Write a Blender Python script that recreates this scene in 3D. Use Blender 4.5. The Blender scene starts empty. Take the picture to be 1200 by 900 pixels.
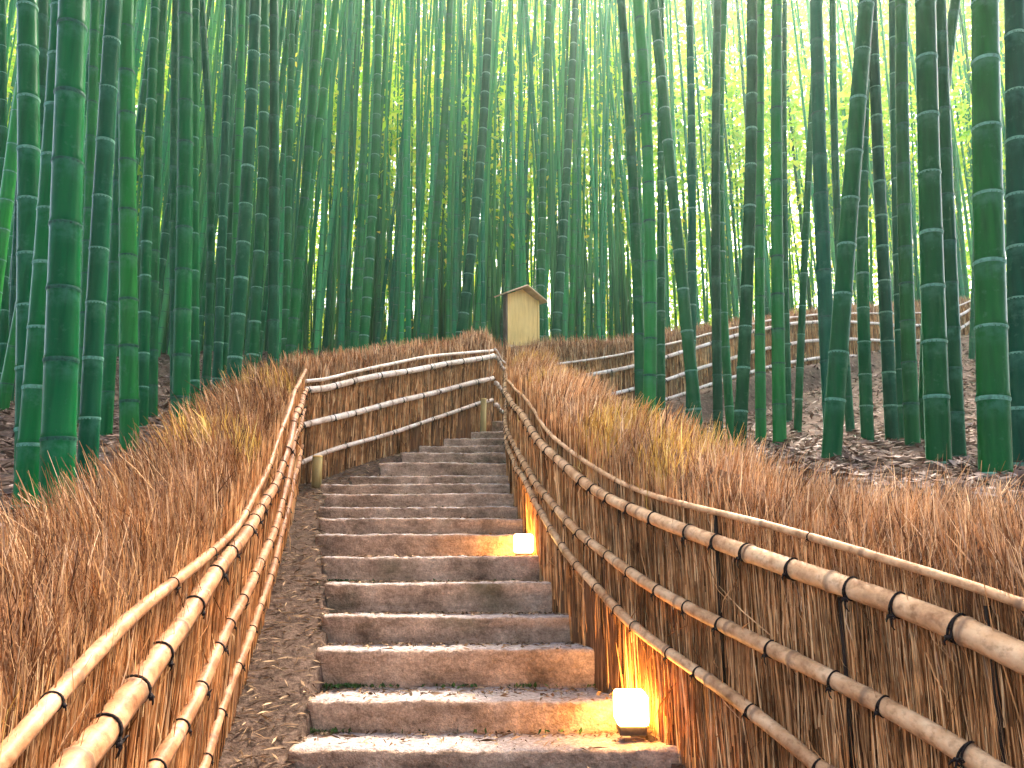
import bpy, math, random
import numpy as np
from mathutils import Vector, Matrix

random.seed(7)
rng = np.random.default_rng(11)
scene = bpy.context.scene
COL = scene.collection
EYE = 1.6
F = 850.0
PITCH = math.atan2(150.0, F)
CP, SP = math.cos(PITCH), math.sin(PITCH)

# ------------------------------------------------------------------ survey helpers
def tz(py):
    v = (450.0 - py) / F
    return (SP + v * CP) / (CP - v * SP)

def mx(px, py):
    v = (450.0 - py) / F
    return (px - 600.0) / F / (CP - v * SP)

def P(px, py, Y):
    return Vector((mx(px, py) * Y, Y, tz(py) * Y + EYE))

def project(X, Y, Z):
    f = Y * CP + (Z - EYE) * SP
    u = -Y * SP + (Z - EYE) * CP
    return 600 + F * X / f, 450 - F * u / f

def sstep(a, b, x):
    t = np.clip((np.asarray(x, float) - a) / (b - a), 0, 1)
    return t * t * (3 - 2 * t)

def catmull(pts, n=14):
    pts = [np.array(p, float) for p in pts]
    pts = [2 * pts[0] - pts[1]] + pts + [2 * pts[-1] - pts[-2]]
    out = []
    for i in range(1, len(pts) - 2):
        p0, p1, p2, p3 = pts[i - 1:i + 3]
        for k in range(n):
            t = k / n
            out.append(0.5 * ((2 * p1) + (-p0 + p2) * t + (2 * p0 - 5 * p1 + 4 * p2 - p3) * t * t + (-p0 + 3 * p1 - 3 * p2 + p3) * t ** 3))
    out.append(pts[-2])
    return np.array(out)

# ------------------------------------------------------------------ plan of the place
PLAN_R = catmull([(2.15, -0.6), (1.72, .7), (1.26, 1.78), (.67, 3.0), (.44, 3.65), (.25, 4.4), (.14, 5.1), (.03, 6.2), (-.02, 7.0), (-.03, 8.6)])
PLAN_L = catmull([(-.55, -1.0), (-.66, 0), (-.85, 1.2), (-1.13, 2.9), (-1.55, 5.0), (-1.96, 6.66)])
PLAN_U = catmull([(-2.0, 6.66), (-1.2, 7.72), (-.26, 9.0)])
PLAN_F = catmull([(-.25, 9.03), (-.09, 10.15), (.5, 10.2), (1.8, 10.5), (2.56, 10.9), (4.06, 11.5), (5.95, 12.5), (8.9, 14.0), (11.5, 15.0)])
NEAR_B = [(11.5, 13.2), (8.9, 12.4), (5.9, 11.0), (4.0, 10.0), (2.0, 9.0), (.8, 8.7)]
CORR = np.vstack([PLAN_L, PLAN_U, PLAN_F, np.array(NEAR_B), PLAN_R[::-1]])

STEP_Y = [3.0, 3.32, 3.70, 4.03, 4.38, 4.74, 5.10, 5.46, 5.82, 6.18, 6.53, 6.88, 7.23, 7.58, 7.93, 8.28, 8.64, 9.0]
STEP_PY = [880, 823, 762, 723, 684, 653, 627, 608, 594.5, 579, 567.5, 558, 542.5, 530.5, 522.5, 514, 506, 494]
STEP_XL = [338, 358, 371, 377, 381, 377, 369, 374, 374, 377, 376, 410, 444, 469, 490, 515, 527, 559]
STEP_XR = [792, 727, 709, 691, 652, 641, 634, 616, 611, 606, 603, 602, 601, 600, 599, 598, 597, 597]
STEP_Z = [tz(py) * Y + EYE for py, Y in zip(STEP_PY, STEP_Y)]
STEP_X0 = [mx(x, py) * Y for x, py, Y in zip(STEP_XL, STEP_PY, STEP_Y)]
STEP_X1 = [mx(x, py) * Y for x, py, Y in zip(STEP_XR, STEP_PY, STEP_Y)]

RAMP_Y = np.array([-8, 0, 1.0, 1.78, 2.66] + STEP_Y)
RAMP_Z = np.array([-1.75, -1.58, -1.45, -1.27, -1.1]) + EYE
RAMP_Z = np.concatenate([RAMP_Z, np.array(STEP_Z) - 0.045])

def path_z(X, Y):
    a = np.interp(Y, RAMP_Y, RAMP_Z)
    b = np.interp(X, [-.26, .4, 1.8, 2.56, 4.06, 5.95, 8.9, 11.5], [1.14, 1.2, 1.34, 1.6, 2.0, 2.5, 3.1, 3.5]) + EYE
    w = sstep(8.6, 9.3, Y)
    return a * (1 - w) + b * w

def bank_z(X, Y):
    X = np.asarray(X, float); Y = np.asarray(Y, float)
    zl = np.interp(Y, [-10, 1, 3, 4.6, 6.1, 8, 10.5, 12, 16, 25, 40, 130], [-.9, -.5, -.02, .41, .78, 1.3, 2.0, 2.5, 3.6, 5.4, 8, 20])
    zr = np.interp(Y, [-10, 1, 3, 4.8, 5.7, 6.8, 10.5, 14, 18, 25, 40, 130], [-.9, -.5, .1, .38, .5, .70, 1.34, 2.1, 3.2, 5.4, 8, 20])
    zr = zr + .24 * np.clip(X - 2, 0, 8) * sstep(5, 11, Y) * (1 - sstep(18, 26, Y))
    yf = np.interp(X, PLAN_F[:, 0], PLAN_F[:, 1])
    w = np.where(X < -.2, 1.0, sstep(0, 4, Y - yf))
    return zr * (1 - w) + zl * w + EYE

def seg_dist(X, Y, poly):
    d = np.full(X.shape, 1e9)
    for i in range(len(poly) - 1):
        a, b = poly[i], poly[i + 1]
        ab = b - a
        t = np.clip(((X - a[0]) * ab[0] + (Y - a[1]) * ab[1]) / max(ab @ ab, 1e-9), 0, 1)
        d = np.minimum(d, np.hypot(X - a[0] - t * ab[0], Y - a[1] - t * ab[1]))
    return d

def inside(X, Y, poly):
    c = np.zeros(X.shape, bool)
    n = len(poly)
    for i in range(n):
        a, b = poly[i], poly[(i + 1) % n]
        cond = (a[1] > Y) != (b[1] > Y)
        with np.errstate(divide='ignore', invalid='ignore'):
            xx = (b[0] - a[0]) * (Y - a[1]) / (b[1] - a[1] + 1e-12) + a[0]
        c ^= cond & (X < xx)
    return c

def bumps(X, Y, seed=0):
    r = np.random.default_rng(100 + seed)
    z = np.zeros(np.shape(X))
    for k in range(22):
        fr = 1.1 * 1.28 ** k
        a = r.uniform(0, 2 * math.pi)
        z = z + np.sin((X * math.cos(a) + Y * math.sin(a)) * fr + r.uniform(0, 6.3)) / (fr ** .85 + .6)
    return z

def ground_z(X, Y):
    X = np.asarray(X, float); Y = np.asarray(Y, float)
    shp = np.broadcast(X, Y).shape
    X = np.broadcast_to(X, shp).astype(float).ravel(); Y = np.broadcast_to(Y, shp).astype(float).ravel()
    zp, zb = path_z(X, Y), bank_z(X, Y)
    near = (np.abs(X) < 13) & (Y > -9) & (Y < 16)
    w = np.ones(X.shape)
    Xn, Yn = X[near], Y[near]
    ins = inside(Xn, Yn, CORR)
    d = seg_dist(Xn, Yn, CORR)
    wn = np.where(ins, 0, sstep(.1, .34, d))
    w[near] = wn
    # behind the camera the path simply widens into the bank
    w = np.where(Y < -.6, w * sstep(.9, 3.0, np.abs(X - .6)), w)
    z = zp * (1 - w) + zb * w
    z = z + .035 * bumps(X, Y) * w + .008 * bumps(X * 3, Y * 3, 1) * (1 - w)
    # room for the stair blocks
    x0 = np.interp(Y, STEP_Y, STEP_X0); x1 = np.interp(Y, STEP_Y, STEP_X1)
    inst = sstep(-.01, .05, X - x0 - .03) * sstep(-.01, .05, x1 - .01 - X) * ((Y > 2.98) & (Y < 9.55))
    z = z - .34 * inst * (1 - w)
    return z.reshape(shp)

def gz(x, y):
    return float(ground_z(np.array([x]), np.array([y]))[0])

# ------------------------------------------------------------------ mesh helpers
def mesh_np(name, verts, quads=None, tris=None, smooth=False):
    me = bpy.data.meshes.new(name)
    verts = np.asarray(verts, np.float32)
    nq = 0 if quads is None else len(quads)
    nt = 0 if tris is None else len(tris)
    me.vertices.add(len(verts))
    me.vertices.foreach_set('co', verts.ravel())
    loops = []
    tot = []
    if nq:
        loops.append(np.asarray(quads, np.int32).ravel()); tot += [np.full(nq, 4, np.int32)]
    if nt:
        loops.append(np.asarray(tris, np.int32).ravel()); tot += [np.full(nt, 3, np.int32)]
    loops = np.concatenate(loops); tot = np.concatenate(tot)
    me.loops.add(len(loops))
    me.loops.foreach_set('vertex_index', loops)
    me.polygons.add(len(tot))
    st = np.concatenate([[0], np.cumsum(tot)[:-1]]).astype(np.int32)
    me.polygons.foreach_set('loop_start', st)
    me.polygons.foreach_set('loop_total', tot)
    if smooth:
        me.polygons.foreach_set('use_smooth', np.ones(len(tot), bool))
    me.update(calc_edges=True)
    me.validate()
    return me

def link(name, me, mat=None, parent=None, pinv=None):
    o = bpy.data.objects.new(name, me)
    COL.objects.link(o)
    if mat is not None and me is not None and len(me.materials) == 0:
        for m in (mat if isinstance(mat, (list, tuple)) else [mat]):
            me.materials.append(m)
    if parent is not None:
        o.parent = parent
        o.matrix_parent_inverse = pinv if pinv is not None else Matrix.Translation(-parent.location)
    return o

def tag(o, label=None, cat=None, group=None, kind=None):
    if label: o['label'] = label
    if cat: o['category'] = cat
    if group: o['group'] = group
    if kind: o['kind'] = kind
    return o

def thing(name, label, cat, loc, group=None):
    o = bpy.data.objects.new(name, None)
    COL.objects.link(o)
    o.location = loc
    o.empty_display_size = .1
    return tag(o, label, cat, group)

def tube_arrays(path, radii, sides=10, cap=True):
    path = np.asarray(path, float); n = len(path)
    radii = np.broadcast_to(np.asarray(radii, float), (n,))
    T = np.gradient(path, axis=0)
    T /= np.linalg.norm(T, axis=1)[:, None] + 1e-12
    up = np.array([0, 0, 1.0]) if abs(T[:, 2]).mean() < .8 else np.array([1.0, 0, 0])
    A = np.cross(T, up); A /= np.linalg.norm(A, axis=1)[:, None] + 1e-12
    B = np.cross(T, A)
    th = np.linspace(0, 2 * math.pi, sides, endpoint=False)
    V = path[:, None, :] + radii[:, None, None] * (np.cos(th)[None, :, None] * A[:, None, :] + np.sin(th)[None, :, None] * B[:, None, :])
    V = V.reshape(-1, 3)
    i = np.arange(n - 1)[:, None] * sides; j = np.arange(sides)[None, :]; j2 = (j + 1) % sides
    Q = np.stack([i + j, i + sides + j, i + sides + j2, i + j2], -1).reshape(-1, 4)
    tris = []
    if cap:
        V = np.vstack([V, path[0], path[-1]])
        c0, c1 = len(V) - 2, len(V) - 1
        k = np.arange(sides); k2 = (k + 1) % sides
        e = (n - 1) * sides
        tris = np.vstack([np.stack([np.full(sides, c0), k, k2], -1), np.stack([np.full(sides, c1), e + k2, e + k], -1)])
    return V, Q, tris

class MB:
    """collects arrays for one mesh"""
    def __init__(s): s.v = []; s.q = []; s.t = []; s.n = 0
    def add(s, V, Q=None, T=None):
        s.v.append(np.asarray(V, float))
        if Q is not None and len(Q): s.q.append(np.asarray(Q) + s.n)
        if T is not None and len(T): s.t.append(np.asarray(T) + s.n)
        s.n += len(V); return s
    def tube(s, path, r, sides=10): return s.add(*tube_arrays(path, r, sides))
    def box(s, lo, hi):
        x0, y0, z0 = lo; x1, y1, z1 = hi
        V = [(x0, y0, z0), (x1, y0, z0), (x1, y1, z0), (x0, y1, z0), (x0, y0, z1), (x1, y0, z1), (x1, y1, z1), (x0, y1, z1)]
        return s.add(V, [(0, 3, 2, 1), (4, 5, 6, 7), (0, 1, 5, 4), (1, 2, 6, 5), (2, 3, 7, 6), (3, 0, 4, 7)])
    def mesh(s, name, smooth=False):
        return mesh_np(name, np.vstack(s.v), np.vstack(s.q) if s.q else None, np.vstack(s.t) if s.t else None, smooth)

def bevel(o, w, seg=2):
    m = o.modifiers.new('bevel', 'BEVEL'); m.width = w; m.segments = seg; m.limit_method = 'ANGLE'

def blades(base, tip, width, sag):
    """tapering straw blades: base, tip (N,3), width (N), sag (N,3) added to the middle"""
    n = len(base)
    d = tip - base
    r = rng.normal(size=(n, 3))
    s = np.cross(d, r); s /= np.linalg.norm(s, axis=1)[:, None] + 1e-9
    s *= width[:, None] * .5
    mid = base + d * .55 + sag
    V = np.stack([base - s, base + s, mid - s * .85, mid + s * .85, tip - s * .25, tip + s * .25], 1).reshape(-1, 3)
    b = np.arange(n)[:, None] * 6
    Q = np.concatenate([b + np.array([[0, 1, 3, 2]]), b + np.array([[2, 3, 5, 4]])], 0)
    return V, Q

# ------------------------------------------------------------------ materials
def new_mat(name):
    m = bpy.data.materials.new(name); m.use_nodes = True
    nt = m.node_tree
    nt.nodes['Principled BSDF'].inputs['Specular IOR Level'].default_value = .08
    return m, nt, nt.nodes['Principled BSDF'], nt.nodes['Material Output']

def N(nt, typ, **kw):
    n = nt.nodes.new(typ)
    for k, v in kw.items():
        if k in n.inputs.keys() if hasattr(n.inputs, 'keys') else False:
            n.inputs[k].default_value = v
        else:
            setattr(n, k, v)
    return n

def ramp(nt, stops, fac):
    r = nt.nodes.new('ShaderNodeValToRGB')
    cr = r.color_ramp
    while len(cr.elements) < len(stops): cr.elements.new(.5)
    for e, (p, c) in zip(cr.elements, stops):
        e.position = p; e.color = (*c, 1)
    nt.links.new(fac, r.inputs[0])
    return r.outputs[0]

def mixc(nt, fac, a, b, mode='MIX'):
    m = nt.nodes.new('ShaderNodeMix'); m.data_type = 'RGBA'; m.blend_type = mode
    for s, v in ((m.inputs[0], fac), (m.inputs[6], a), (m.inputs[7], b)):
        if isinstance(v, (int, float)): s.default_value = v
        elif isinstance(v, tuple): s.default_value = (*v, 1)
        else: nt.links.new(v, s)
    return m.outputs[2]

def noise(nt, scale, detail=4, rough=.55, vec=None, mapping=None):
    n = nt.nodes.new('ShaderNodeTexNoise')
    n.inputs['Scale'].default_value = scale; n.inputs['Detail'].default_value = detail; n.inputs['Roughness'].default_value = rough
    if vec is None:
        geo = nt.nodes.new('ShaderNodeNewGeometry'); vec = geo.outputs['Position']
    if mapping:
        mp = nt.nodes.new('ShaderNodeMapping'); mp.inputs['Scale'].default_value = mapping
        nt.links.new(vec, mp.inputs[0]); vec = mp.outputs[0]
    nt.links.new(vec, n.inputs['Vector'])
    return n.outputs['Fac']

def bump(nt, b, h, dist=.01, strength=1):
    bn = nt.nodes.new('ShaderNodeBump'); bn.inputs['Distance'].default_value = dist; bn.inputs['Strength'].default_value = strength
    nt.links.new(h, bn.inputs['Height']); nt.links.new(bn.outputs[0], b.inputs['Normal'])

def island(nt):
    g = nt.nodes.new('ShaderNodeNewGeometry'); return g.outputs['Random Per Island']

def mat_straw(name, stops, transl=.15):
    m, nt, b, out = new_mat(name)
    c = ramp(nt, stops, island(nt))
    n = noise(nt, 3.0, 3)
    c = mixc(nt, .5, c, ramp(nt, [(.3, (.5, .45, .42)), (.7, (1.3, 1.22, 1.1))], n), 'MULTIPLY')
    n_ = noise(nt, 13, 3)
    c = mixc(nt, .6, c, ramp(nt, [(.34, (.42, .36, .33)), (.52, (1, 1, 1)), (.7, (1.3, 1.27, 1.2))], n_), 'MULTIPLY')
    nt.links.new(c, b.inputs['Base Color']); b.inputs['Roughness'].default_value = .7
    tr = nt.nodes.new('ShaderNodeBsdfTranslucent'); nt.links.new(c, tr.inputs[0])
    mx_ = nt.nodes.new('ShaderNodeMixShader'); mx_.inputs[0].default_value = transl
    nt.links.new(b.outputs[0], mx_.inputs[1]); nt.links.new(tr.outputs[0], mx_.inputs[2]); nt.links.new(mx_.outputs[0], out.inputs[0])
    return m

M = {}
M['straw_wall'] = mat_straw('straw_wall', [(0, (.05, .016, .005)), (.25, (.30, .125, .04)), (.65, (.62, .31, .115)), (1, (.80, .52, .25))], .08)
M['straw_top'] = mat_straw('straw_top', [(0, (.05, .018, .007)), (.25, (.24, .095, .03)), (.45, (.50, .24, .095)), (.6, (.40, .26, .16)), (.85, (.66, .37, .16)), (1, (.84, .62, .38))], .2)
M['straw_red'] = mat_straw('straw_red', [(0, (.03, .010, .004)), (.3, (.15, .055, .018)), (.55, (.31, .135, .047)), (.7, (.26, .155, .09)), (.88, (.46, .245, .095)), (1, (.74, .50, .29))], .2)
M['straw_gold'] = mat_straw('straw_gold', [(0, (.12, .055, .015)), (.3, (.40, .20, .04)), (.7, (.62, .38, .07)), (1, (.76, .56, .20))], .25)

def mat_core():
    m, nt, b, o = new_mat('brush_core')
    f = noise(nt, 1.0, 6, .65, mapping=(70, 70, 5))
    g = noise(nt, 2.2, 3)
    c = ramp(nt, [(.3, (.02, .008, .004)), (.5, (.15, .062, .025)), (.72, (.36, .18, .08))], f)
    c = mixc(nt, .5, c, ramp(nt, [(.3, (.5, .5, .5)), (.7, (1.2, 1.15, 1.1))], g), 'MULTIPLY')
    nt.links.new(c, b.inputs['Base Color']); b.inputs['Roughness'].default_value = .85
    bump(nt, b, f, .02)
    return m
M['core'] = mat_core()

def mat_pole(name, lo, mid, hi):
    m, nt, b, o = new_mat(name)
    n1 = noise(nt, 9, 5, .6); n2 = noise(nt, 45, 4, .6); n3 = noise(nt, 3.2, 3)
    c = ramp(nt, [(.3, lo), (.48, mid), (.7, hi)], n1)
    c = mixc(nt, .6, c, ramp(nt, [(.33, (.45, .38, .33)), (.5, (1, 1, 1)), (.8, (1.1, 1.08, 1.05))], n2), 'MULTIPLY')
    c = mixc(nt, .4, c, ramp(nt, [(.35, (.6, .52, .48)), (.6, (1, 1, 1))], n3), 'MULTIPLY')
    at = nt.nodes.new('ShaderNodeAttribute'); at.attribute_name = 'joint'
    c = mixc(nt, at.outputs['Fac'], c, (.13, .075, .045))
    nt.links.new(c, b.inputs['Base Color']); b.inputs['Roughness'].default_value = .5
    bump(nt, b, n2, .002)
    return m
M['pole'] = mat_pole('dry_bamboo', (.26, .12, .05), (.52, .29, .135), (.70, .46, .25))
M['pole_dark'] = mat_pole('darker_bamboo', (.15, .06, .026), (.27, .125, .056), (.41, .225, .12))  # darker, browner pole colours for the left rails
M['pole_pale'] = mat_pole('bleached_bamboo', (.5, .36, .25), (.70, .57, .43), (.82, .73, .60))

def mat_simple(name, c, rough=.7, scale=20, var=.4):
    m, nt, b, o = new_mat(name)
    n = noise(nt, scale, 4)
    k = ramp(nt, [(.3, tuple(x * (1 - var) for x in c)), (.7, tuple(min(1, x * (1 + var)) for x in c))], n)
    nt.links.new(k, b.inputs['Base Color']); b.inputs['Roughness'].default_value = rough
    bump(nt, b, n, .003)
    return m
M['cord'] = mat_simple('black_palm_cord', (.018, .012, .010), .9, 200, .5)
M['gap'] = mat_simple('dark_stake', (.02, .012, .008), .9)

def mat_bamboo(name, cols, line, rough=.24):
    """cols: colour stops picked per culm; slot colour varies along the culm in streaks"""
    m, nt, b, o = new_mat(name)
    oi = nt.nodes.new('ShaderNodeObjectInfo')
    c = ramp(nt, cols, island(nt) if name == 'far_bamboo' else oi.outputs['Random'])
    s = noise(nt, 1.0, 5, .6, mapping=(30, 30, 1.3))
    c = mixc(nt, .7, c, ramp(nt, [(.3, (.5, .52, .55)), (.52, (1, 1, 1)), (.72, (1.6, 1.3, 1.2))], s), 'MULTIPLY')
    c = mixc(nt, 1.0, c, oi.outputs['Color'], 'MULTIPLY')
    sp = noise(nt, 14, 5, .7)
    c = mixc(nt, ramp(nt, [(.58, (0, 0, 0)), (.72, (.4, .4, .4))], sp), c, (.06, .14, .085))
    at = nt.nodes.new('ShaderNodeAttribute'); at.attribute_name = 'powder'
    pw = nt.nodes.new('ShaderNodeMath'); pw.operation = 'MULTIPLY'
    pn = noise(nt, 25, 4, .6); nt.links.new(at.outputs['Fac'], pw.inputs[0])
    nt.links.new(ramp(nt, [(.35, (0, 0, 0)), (.65, (.6, .6, .6))], pn), pw.inputs[1])
    c = mixc(nt, pw.outputs[0], c, (.05, .15, .095))
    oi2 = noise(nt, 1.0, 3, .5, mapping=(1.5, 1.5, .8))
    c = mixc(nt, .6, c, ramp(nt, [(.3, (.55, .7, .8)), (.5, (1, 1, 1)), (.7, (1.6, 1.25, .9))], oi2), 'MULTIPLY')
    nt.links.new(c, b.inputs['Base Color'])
    b.inputs['Roughness'].default_value = rough
    b.inputs['Specular IOR Level'].default_value = .035
    b.inputs['Sheen Weight'].default_value = .12; b.inputs['Sheen Roughness'].default_value = .25; b.inputs['Sheen Tint'].default_value = (.55, 1, .78, 1)
    bump(nt, b, s, .0015)
    return m
GREENS = [(0, (.002, .066, .020)), (.2, (.004, .105, .020)), (.4, (.002, .050, .021)), (.6, (.010, .125, .022)), (.8, (.002, .078, .034)), (1, (.006, .060, .014))]
M['bamboo'] = mat_bamboo('green_bamboo', GREENS, None)
M['bamboo_old'] = mat_bamboo('yellowing_bamboo', [(0, (.010, .15, .026)), (.5, (.018, .165, .03)), (1, (.008, .145, .032))], None)
HAZED_GREENS = [(0, (.010, .17, .05)), (.3, (.03, .23, .06)), (.55, (.008, .13, .055)), (.8, (.07, .29, .075)), (1, (.02, .20, .085))]  # distant stems brightened in colour to imitate the haze around them
M['bamboo_far'] = mat_bamboo('far_bamboo', HAZED_GREENS, None)
M['bamboo_mid'] = mat_bamboo('hazed_green_bamboo', HAZED_GREENS, None)
M['bloom'] = mat_simple('white_bloom', (.085, .21, .135), .7, 60, .4)
M['joint_dark'] = mat_simple('dark_joint', (.012, .06, .035), .6, 60, .5)

def mat_leaf(name, stops, transl=.55):
    m, nt, b, out = new_mat(name)
    n = noise(nt, .35, 3)
    c = ramp(nt, stops, island(nt))
    c = mixc(nt, .5, c, ramp(nt, [(.35, (.55, .75, .6)), (.65, (1.35, 1.15, .9))], n), 'MULTIPLY')
    nt.links.new(c, b.inputs['Base Color']); b.inputs['Roughness'].default_value = .5
    tr = nt.nodes.new('ShaderNodeBsdfTranslucent')
    c2 = mixc(nt, 1.0, c, (1.7, 1.6, .9), 'MULTIPLY')
    nt.links.new(c2, tr.inputs[0])
    mx_ = nt.nodes.new('ShaderNodeMixShader'); mx_.inputs[0].default_value = transl
    nt.links.new(b.outputs[0], mx_.inputs[1]); nt.links.new(tr.outputs[0], mx_.inputs[2]); nt.links.new(mx_.outputs[0], out.inputs[0])
    return m
M['leaf'] = mat_leaf('bamboo_leaf', [(0, (.13, .32, .04)), (.4, (.26, .46, .06)), (.75, (.40, .52, .08)), (1, (.52, .50, .11))])
M['litter'] = mat_straw('leaf_litter', [(0, (.04, .022, .015)), (.4, (.12, .075, .055)), (.8, (.22, .15, .115)), (1, (.38, .30, .25))], .05)
M['straw_litter'] = mat_straw('straw_litter', [(0, (.06, .03, .014)), (.5, (.18, .105, .055)), (1, (.44, .30, .17))], .05)
M['moss'] = mat_straw('moss', [(0, (.02, .05, .012)), (.6, (.05, .10, .02)), (1, (.10, .16, .04))], .1)

def mat_ground():
    m, nt, b, o = new_mat('forest_floor')
    n1 = noise(nt, 1.3, 5); n2 = noise(nt, 22, 6, .7); n3 = noise(nt, 70, 4, .6)
    c = ramp(nt, [(.3, (.03, .017, .011)), (.5, (.085, .052, .035)), (.72, (.17, .112, .08))], n2)
    c = mixc(nt, .5, c, ramp(nt, [(.3, (.55, .55, .55)), (.7, (1.25, 1.2, 1.2))], n1), 'MULTIPLY')
    c = mixc(nt, .5, c, ramp(nt, [(.3, (.6, .6, .6)), (.7, (1.4, 1.4, 1.4))], n3), 'MULTIPLY')
    nt.links.new(c, b.inputs['Base Color']); b.inputs['Roughness'].default_value = .95
    bump(nt, b, n2, .03)
    return m
M['ground'] = mat_ground()

def mat_stone():
    m, nt, b, o = new_mat('weathered_step')
    n1 = noise(nt, 4.5, 6, .65); n2 = noise(nt, 38, 6, .7); n3 = noise(nt, 1.7, 3); n4 = noise(nt, 120, 3, .6)
    c = ramp(nt, [(.3, (.14, .085, .05)), (.45, (.39, .25, .155)), (.6, (.58, .39, .25)), (.75, (.66, .49, .34))], n1)
    c = mixc(nt, .65, c, ramp(nt, [(.3, (.5, .47, .45)), (.55, (1, 1, 1)), (.75, (1.5, 1.45, 1.45))], n2), 'MULTIPLY')
    c = mixc(nt, .55, c, ramp(nt, [(.3, (.45, .42, .4)), (.5, (1, 1, 1)), (.72, (1.5, 1.45, 1.4))], n4), 'MULTIPLY')
    n5 = noise(nt, 1.0, 5, .65, mapping=(7, 7, 30))
    c = mixc(nt, .6, c, ramp(nt, [(.32, (.5, .45, .42)), (.5, (1, 1, 1)), (.7, (1.25, 1.2, 1.15))], n5), 'MULTIPLY')
    c = mixc(nt, ramp(nt, [(.58, (0, 0, 0)), (.7, (.5, .5, .5))], n3), c, (.10, .095, .04))
    g = nt.nodes.new('ShaderNodeNewGeometry'); sx = nt.nodes.new('ShaderNodeSeparateXYZ'); nt.links.new(g.outputs['Normal'], sx.inputs[0])
    topc = ramp(nt, [(.3, (.18, .135, .11)), (.5, (.37, .30, .26)), (.7, (.55, .47, .42))], n2)
    topc = mixc(nt, .5, topc, ramp(nt, [(.3, (.5, .5, .5)), (.7, (1.4, 1.4, 1.4))], n4), 'MULTIPLY')
    fac = ramp(nt, [(.72, (0, 0, 0)), (.93, (1, 1, 1))], sx.outputs['Z'])
    c = mixc(nt, fac, c, topc)
    nt.links.new(c, b.inputs['Base Color']); b.inputs['Roughness'].default_value = .85
    bump(nt, b, n2, .03)
    return m
M['stone'] = mat_stone()

def mat_wood(name, lo, hi, sc=(4, 4, 40)):
    m, nt, b, o = new_mat(name)
    tc = nt.nodes.new('ShaderNodeTexCoord')
    n = noise(nt, 1.0, 6, .6, vec=tc.outputs['Object'], mapping=sc)
    n2 = noise(nt, 3, 3)
    c = ramp(nt, [(.3, lo), (.7, hi)], n)
    c = mixc(nt, .4, c, ramp(nt, [(.3, (.65, .62, .6)), (.65, (1.1, 1.1, 1.1))], n2), 'MULTIPLY')
    nt.links.new(c, b.inputs['Base Color']); b.inputs['Roughness'].default_value = .6
    bump(nt, b, n, .002)
    return m
M['board'] = mat_wood('pale_board', (.62, .37, .11), (.85, .58, .20), (25, 25, 3))
M['roofwood'] = mat_wood('roof_board', (.52, .36, .20), (.72, .54, .33))
M['darkwood'] = mat_wood('dark_wood', (.05, .03, .02), (.12, .07, .045), (25, 25, 3))
M['post'] = mat_wood('stump_post', (.22, .15, .05), (.36, .27, .10), (30, 30, 4))

def mat_glow():
    m, nt, b, o = new_mat('lantern_glow')
    b.inputs['Base Color'].default_value = (.9, .85, .7, 1)
    b.inputs['Emission Color'].default_value = (1, .50, .115, 1)
    b.inputs['Emission Strength'].default_value = 11
    return m
M['glow'] = mat_glow()
M['lamp_base'] = mat_simple('lantern_base', (.05, .035, .025), .5, 40)

# ------------------------------------------------------------------ ground sheet
def axis(lo, hi, f0, f1, fine, grow=1.16):
    mid = list(np.arange(f0, f1, fine))
    a, st = f1, fine
    while a < hi:
        mid.append(a); st *= grow; a += st
    mid.append(hi)
    a, st = f0, fine
    while a > lo:
        st *= grow; a -= st; mid.insert(0, max(a, lo))
    return np.array(mid)
gx = axis(-75, 75, -3.4, 4.2, .055); gy = axis(-12, 120, .6, 10.8, .055)
GX, GY = np.meshgrid(gx, gy)
GZ = ground_z(GX, GY)
nx, ny = len(gx), len(gy)
ii, jj = np.meshgrid(np.arange(nx - 1), np.arange(ny - 1))
b0 = (jj * nx + ii).ravel()
Q = np.stack([b0, b0 + 1, b0 + nx + 1, b0 + nx], -1)
g = link('ground', mesh_np('ground', np.stack([GX.ravel(), GY.ravel(), GZ.ravel()], -1), Q, None, True), M['ground'])
tag(g, kind='structure')

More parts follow.
